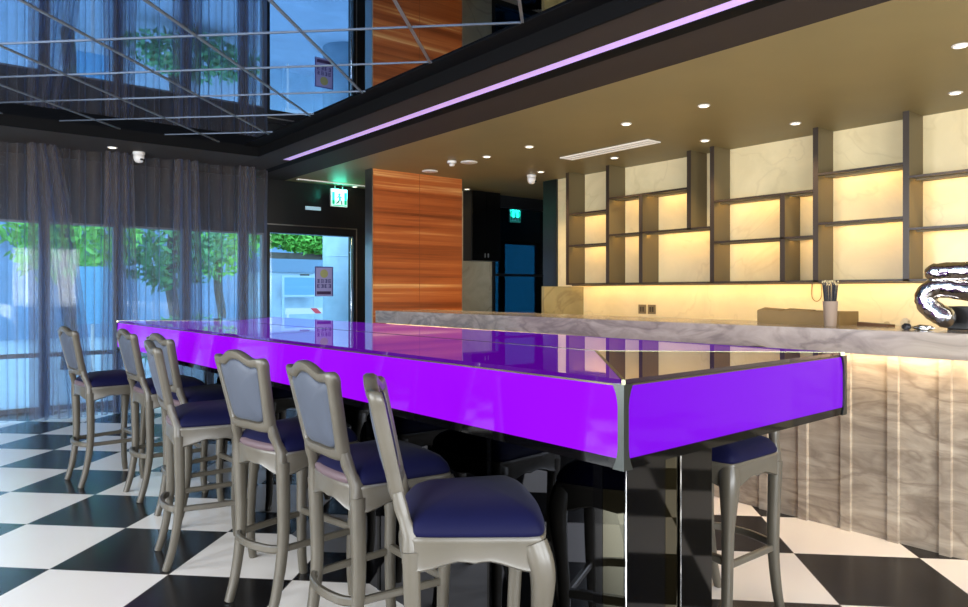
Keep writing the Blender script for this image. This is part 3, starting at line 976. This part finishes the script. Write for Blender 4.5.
v = thing('slot_vent', 'white rectangular slot vent in the bar ceiling', 'air vent', (5.83, 5.14, ZC))
mb = MB(); mb.box(-0.10, -0.62, -0.010, 0.10, -0.60, 0).box(-0.10, 0.60, -0.010, 0.10, 0.62, 0).box(-0.10, -0.60, -0.010, -0.06, 0.60, 0).box(0.06, -0.60, -0.010, 0.10, 0.60, 0).box(-0.022, -0.60, -0.010, 0.022, 0.60, 0)
mb.build('frame', M_OFFWHITE, v)
MB().box(-0.06, -0.60, -0.003, -0.022, 0.60, -0.0005).box(0.022, -0.60, -0.003, 0.06, 0.60, -0.0005).build('slot', mat('vent_slot', (110, 100, 80), 0.6), v)

s = thing('smoke_detector', 'small white smoke detector on the ceiling above the wood partition', 'smoke detector', (4.909, 6.70, ZC))
MB().lathe([(0.055, 0), (0.055, -0.022), (0.048, -0.03), (0.03, -0.032), (0.03, -0.055), (0.022, -0.06), (0.001, -0.06)]).build('body', M_WHITE, s, True)
MB().lathe([(0.050, -0.0295), (0.046, -0.0325), (0.040, -0.033)]).build('ring', M_BRUSHED, s, True)
for x, y, lab in ((5.102, 6.625, 'flat white ceiling speaker beside the smoke detector'), (5.099, 7.425, 'flat white ceiling speaker at the top of the wood partition')):
    s = thing('ceiling_speaker', lab, 'speaker', (x, y, ZC), 0, 'flat round ceiling speakers')
    MB().lathe([(0.10, 0), (0.10, -0.008), (0.085, -0.012)], seg=32).build('rim', M_WHITE, s, True)
    MB().lathe([(0.084, -0.009), (0.001, -0.012)], seg=32).build('grille', mat('speaker_grille', (196, 188, 180), 0.7), s, True)
for x, y, z, a, lab in ((6.30, 6.85, ZC, 0.9, 'white dome security camera on the bar ceiling before the dark glass'), (1.945, 8.40, ZC, 0.6, 'white dome security camera on the soffit before the curtains')):
    s = thing('security_camera', lab, 'security camera', (x, y, z), a, 'white dome security cameras')
    MB().lathe([(0.062, 0), (0.062, -0.02), (0.058, -0.03), (0.05, -0.03)], seg=24).build('mount', M_WHITE, s, True)
    MB().lathe([(0.054, -0.03), (0.056, -0.06), (0.05, -0.09), (0.034, -0.112), (0.001, -0.12)], seg=24).build('dome', M_WHITE, s, True)
    MB().lathe([(0.001, 0.012), (0.016, 0.008), (0.016, -0.008), (0.001, -0.012)], seg=12).build('lens', M_BLACKGLOSS, s, True, (-0.014, -0.047, -0.085))
    MB().lathe([(0.001, 0.012), (0.012, 0.008), (0.012, -0.008), (0.001, -0.012)], seg=12).build('infrared_lamp', M_BLACKGLOSS, s, True, (0.018, -0.046, -0.085))

# ------------------------------------------------------------------ things on the bar counter
ZS = 1.128
cup = thing('straw_cup', 'grey paper cup holding dark stirrers on the bar counter', 'cup', (4.22, 2.0, ZS))
MB().lathe([(0.031, 0), (0.033, 0.004), (0.041, 0.145), (0.043, 0.148), (0.040, 0.146), (0.032, 0.01), (0.001, 0.008)], seg=24).build('cup_body', mat('kraft_grey_paper', (150, 130, 112), 0.7), cup, True)
rg = random.Random(5)
M_ST, M_TIP = mat('dark_stirrer', (30, 28, 32), 0.5), mat('pale_tip', (210, 190, 140), 0.6)
for k in range(38):
    an, rr = k * 2.39996, 0.029 * math.sqrt((k + 0.5) / 38)
    bx, by = rr * 0.7 * math.cos(an), rr * 0.7 * math.sin(an)
    tx, ty = rr * 1.55 * math.cos(an), rr * 1.55 * math.sin(an)
    hh = 0.225 + 0.025 * rg.random()
    st = thing('stirrer', 'dark stirrer with pale tip standing in the grey paper cup', 'stirrer', (4.22 + bx, 2.0 + by, ZS + 0.012), 0, 'stirrers in the paper cup')
    MB().tube([(0, 0, 0), (tx - bx, ty - by, hh)], 0.0025, 6).build('stick', M_ST, st)
    MB().tube([(tx - bx, ty - by, hh), ((tx - bx) * 1.05, (ty - by) * 1.05, hh + 0.010)], 0.0032, 6).build('tip', M_TIP, st)

bxo = thing('cardboard_box', 'low open brown cardboard box on the bar behind the paper cup', 'box', (4.47, 2.27, ZS))
M_CARD = mat('brown_cardboard', (136, 108, 62), 0.7, noise_amt=0.08, nscale=6)
hx, hy, hz, tt = 0.13, 0.265, 0.082, 0.005
mb = MB(); mb.box(-hx, -hy, 0, hx, hy, tt).box(-hx, -hy, tt, -hx + tt, hy, hz).box(hx - tt, -hy, tt, hx, hy, hz).box(-hx + tt, -hy, tt, hx - tt, -hy + tt, hz).box(-hx + tt, hy - tt, tt, hx - tt, hy, hz)
mb.build('tray', M_CARD, bxo)
for y0, y1, dz in ((-0.08, 0.09, 0.012), (0.12, 0.26, 0.016)):
    MB().rings([[(-hx, y0, hz), (-hx, y1, hz), (-hx + 0.09, y1, hz + dz), (-hx + 0.09, y0, hz + dz * .4)], [(-hx, y0, hz + .004), (-hx, y1, hz + .004), (-hx + 0.09, y1, hz + dz + .004), (-hx + 0.09, y0, hz + dz * .4 + .004)]]).build('flap', M_CARD, bxo)
tag(MB().rings([[(-0.05, -0.10, 0.0), (-0.03, 0.08, 0.0), (0.04, 0.09, 0.0), (0.03, -0.11, 0.0)], [(-0.05, -0.10, 0.012), (-0.03, 0.08, 0.022), (0.04, 0.09, 0.022), (0.03, -0.11, 0.012)]]).build('cardboard_flap', mat('dark_card', (96, 62, 32), 0.7), None, loc=(4.46, 1.86, ZS)), 'small brown piece of cardboard lying right of the open box', 'cardboard')

# silver foil balloon: a big tube bent back on itself
M_FOIL = mat('silver_foil', (206, 200, 192), 0.1, 1.0, bump=0.9, nscale=16)
bl = thing('foil_balloon', 'shiny silver tubular foil balloon lying on the bar counter', 'balloon', (4.25, 1.275, ZS))


def foil_tube(path, rad, seed):
    P = crom(path, 6, False)
    n = len(P)
    rs = []
    up = Vector((1, 0, 0))
    for i in range(n):
        t = (P[min(i + 1, n - 1)] - P[max(i - 1, 0)]).normalized()
        u = (up - t * up.dot(t)).normalized(); vv = t.cross(u)
        e = min(1.0, math.sqrt(max(0.0, min(i, n - 1 - i) / 4.0)) + 0.03)
        ring = []
        for k in range(28):
            an = 2 * PI * k / 28
            w = 1 + 0.10 * noise.noise(Vector((i * 0.9, math.cos(an) * 2.2, math.sin(an) * 2.2 + seed))) - 0.05 * abs(math.sin(an * 7 + i * .4))
            ring.append(P[i] + (u * math.cos(an) + vv * math.sin(an)) * rad * e * w)
        rs.append(ring)
    return MB().rings(rs)


foil_tube([(0, .235, .30), (0, .15, .305), (0, .0, .31), (0, -.15, .32), (0, -.4, .33)], 0.052, 1).build('upper_tube', M_FOIL, bl, True)
foil_tube([(.0, .09, .055), (.0, .15, .075), (.0, .215, .13), (.0, .225, .185), (.0, .17, .225), (.0, .06, .215), (.0, -.1, .19), (.0, -.4, .15)], 0.056, 4).build('looped_tube', M_FOIL, bl, True)
tag(MB().box(-0.06, -0.26, 0, 0.10, 0.17, 0.125, 0.006).build('black_box', M_BLACK, None, loc=(4.45, 1.28, ZS)), 'black box standing behind the silver foil balloon', 'box')


def crumple(name, loc, sx, sy, sz, m, seed, label, cat):
    bm = bmesh.new()
    bmesh.ops.create_icosphere(bm, subdivisions=3, radius=1)
    for vv in bm.verts:
        k = 1 + 0.35 * noise.noise(vv.co * 2.4 + Vector((seed, 0, 0)))
        vv.co = Vector((vv.co.x * sx * k, vv.co.y * sy * k, max(vv.co.z * k, -0.9) * sz + sz * 0.9))
    me = bpy.data.meshes.new(name); bm.to_mesh(me); bm.free(); me.materials.append(m)
    o = bpy.data.objects.new(name, me); COL.objects.link(o); o.location = loc
    return tag(o, label, cat)


crumple('foil_scrap', (4.2, 1.50, ZS), 0.025, 0.05, 0.014, M_FOIL, 2, 'crumpled strip of silver foil on the counter beside the balloon', 'foil')
crumple('dark_cap', (4.16, 1.565, ZS), 0.014, 0.024, 0.018, M_BLACK, 4, 'small black crumpled cap on the counter left of the balloon', 'cap')
crumple('paper_scrap', (4.5, 1.70, ZS), 0.018, 0.026, 0.026, mat('cream_paper', (226, 208, 170), 0.7), 6, 'pale crumpled paper on the counter between cup and balloon', 'paper')
crumple('paper_scrap', (4.5, 1.80, ZS), 0.012, 0.018, 0.014, mat('tan_paper', (205, 180, 130), 0.7), 9, 'small tan paper ball on the counter right of the cardboard piece', 'paper')

# ------------------------------------------------------------------ outside, beyond the glass
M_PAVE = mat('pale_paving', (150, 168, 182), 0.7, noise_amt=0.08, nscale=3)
struct('ground_outside', MB().box(-14, 9.45, -0.12, 14, 30, -0.02), M_PAVE, 'pale grey paved ground outside the windows', 'ground')
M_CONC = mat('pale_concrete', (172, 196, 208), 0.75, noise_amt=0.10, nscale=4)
struct('pillar_outside', MB().lathe([(0.42, -0.02), (0.42, 4.2)], (6.44, 12.2, 0), 32).lathe([(0.424, 1.98), (0.424, 2.0)], (6.44, 12.2, 0), 32), M_CONC, 'round concrete pillar outside the entrance door', 'pillar', None, True)
pl = thing('planter_wall', 'concrete planter wall outside beyond the entrance door', 'planter', (7.4, 14.2, 0))
MB().box(-1.9, 0, -0.02, 1.9, 0.8, 1.74).build('wall_block', M_CONC, pl)
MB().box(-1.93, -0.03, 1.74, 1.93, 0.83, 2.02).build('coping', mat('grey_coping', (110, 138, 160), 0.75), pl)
MB().box(-0.97, -0.012, 1.62, -0.76, -0.001, 1.71).build('grate', mat('dark_grate', (70, 70, 62), 0.7), pl)
bd = thing('notice_board', 'pale blue board standing before the planter wall outside', 'board', (6.33, 14.0, -0.02))
MB().box(-0.33, 0, 1.29, 0.33, 0.03, 1.65).build('panel', mat('board_blue', (110, 160, 215), 0.5), bd)
mb = MB(); mb.box(-0.37, -0.005, 1.25, -0.33, 0.035, 1.69).box(0.33, -0.005, 1.25, 0.37, 0.035, 1.69).box(-0.33, -0.005, 1.65, 0.33, 0.035, 1.69).box(-0.33, -0.005, 1.25, 0.33, 0.035, 1.29)
mb.build('frame', M_CONC, bd)
for sx in (-0.35, 0.35):
    MB().box(sx - 0.02, 0, 0, sx + 0.02, 0.03, 1.25).build('leg', M_CONC, bd)
br = thing('road_barrier', 'white barrier rail with red stripes outside the entrance', 'barrier', (6.45, 13.7, -0.02))
MB().box(-0.55, 0, 0.90, 0.55, 0.03, 1.02).build('rail', M_WHITE, br)
mb = MB()
for q in (0.1, 0.38):
    mb.rings([[(q, y, .905), (q + .14, y, .905), (q + .02, y, 1.015), (q - .12, y, 1.015)] for y in (-0.004, -0.0005)])
mb.build('stripes', mat('barrier_red', (225, 70, 80), 0.5), br)
for sx in (-0.5, 0.5):
    MB().box(sx - 0.02, 0.005, 0, sx + 0.02, 0.025, 0.90).build('leg', M_WHITE, br)

M_LEAF = mat('bright_leaf', (124, 200, 84), 0.6, noise_amt=0.35, nscale=3)
M_LEAF2 = mat('deep_leaf', (84, 152, 92), 0.6, noise_amt=0.35, nscale=3)
M_BARK = mat('bark', (92, 84, 74), 0.8, noise_amt=0.2, nscale=8)


def leaf_cloud(name, m, parent, ctr, rad, n, size, seed, loc=None):
    rg = random.Random(seed)
    bm = bmesh.new()
    for k in range(n):
        while True:
            p = Vector((rg.uniform(-1, 1), rg.uniform(-1, 1), rg.uniform(-1, 1)))
            if p.length < 1 and p.length > 0.35:
                break
        p = Vector((p.x * rad[0], p.y * rad[1], p.z * rad[2])) * (1 + .25 * noise.noise(p * 3)) + Vector(ctr)
        a = Vector((rg.gauss(0, 1), rg.gauss(0, 1), rg.gauss(0, 1))).normalized()
        b = a.orthogonal().normalized()
        s = size * rg.uniform(.6, 1.3)
        pts = [p + a * s, p + b * s * .45, p - a * s, p - b * s * .45]
        bm.faces.new([bm.verts.new(q) for q in pts])
    me = bpy.data.meshes.new(name); bm.to_mesh(me); bm.free(); me.materials.append(m)
    o = bpy.data.objects.new(name, me); COL.objects.link(o)
    o.parent = parent
    return o


hd = thing('hedge', 'bright green hedge growing on top of the planter wall outside', 'hedge', (7.3, 14.6, 2.03))
leaf_cloud('foliage', M_LEAF, hd, (0, 0, 0.50), (1.75, 0.36, 0.38), 5000, 0.085, 11)
MB().box(-1.4, -0.05, 0, 1.4, 0.05, 0.14).build('stems', M_BARK, hd)
trees = [(2.15, 14.3, 3.8, M_LEAF, 'slim tree outside behind the second curtain, its trunk showing through'),
         (4.15, 15.2, 3.4, M_LEAF2, 'leafy tree outside behind the curtain above the table end'),
         (6.2, 18.5, 4.2, M_LEAF, 'taller tree outside between curtain and entrance'),
         (2.9, 19.0, 4.0, M_LEAF2, 'leafy tree farther back outside the middle curtains')]
for i, (x, y, h, m, lab) in enumerate(trees):
    t_ = thing('tree', lab, 'tree', (x, y, -0.02), 0, 'trees outside the windows')
    MB().tube(crom([(0, 0, 0), (0.05, 0, 0.8), (-0.04, 0.03, 1.6), (0.03, 0, h * .75)], 4, False), 0.11, 8).build('trunk', M_BARK, t_, True)
    leaf_cloud('crown', m, t_, (0, 0, h * .70), (1.15, 0.9, h * .30), 1300, 0.11, 20 + i)
sb = thing('shrub', 'low green shrubs outside below the windows', 'shrub', (3.9, 12.8, -0.02))
leaf_cloud('foliage', M_LEAF2, sb, (0, 0, 0.5), (1.2, 0.3, 0.42), 900, 0.08, 31)
MB().tube([(0, 0, 0), (0, 0, 0.5)], 0.03, 6).build('stems', M_BARK, sb)
ss = thing('street_sign', 'bright cyan sign board outside behind the second curtain', 'sign', (2.25, 12.6, -0.02))
MB().box(-0.22, 0, 0.85, 0.22, 0.03, 1.75).build('panel', mat('sign_cyan', (120, 190, 225), 0.5), ss)
MB().box(-0.02, 0.03, 0, 0.02, 0.06, 1.7).build('leg', M_WHITE, ss)
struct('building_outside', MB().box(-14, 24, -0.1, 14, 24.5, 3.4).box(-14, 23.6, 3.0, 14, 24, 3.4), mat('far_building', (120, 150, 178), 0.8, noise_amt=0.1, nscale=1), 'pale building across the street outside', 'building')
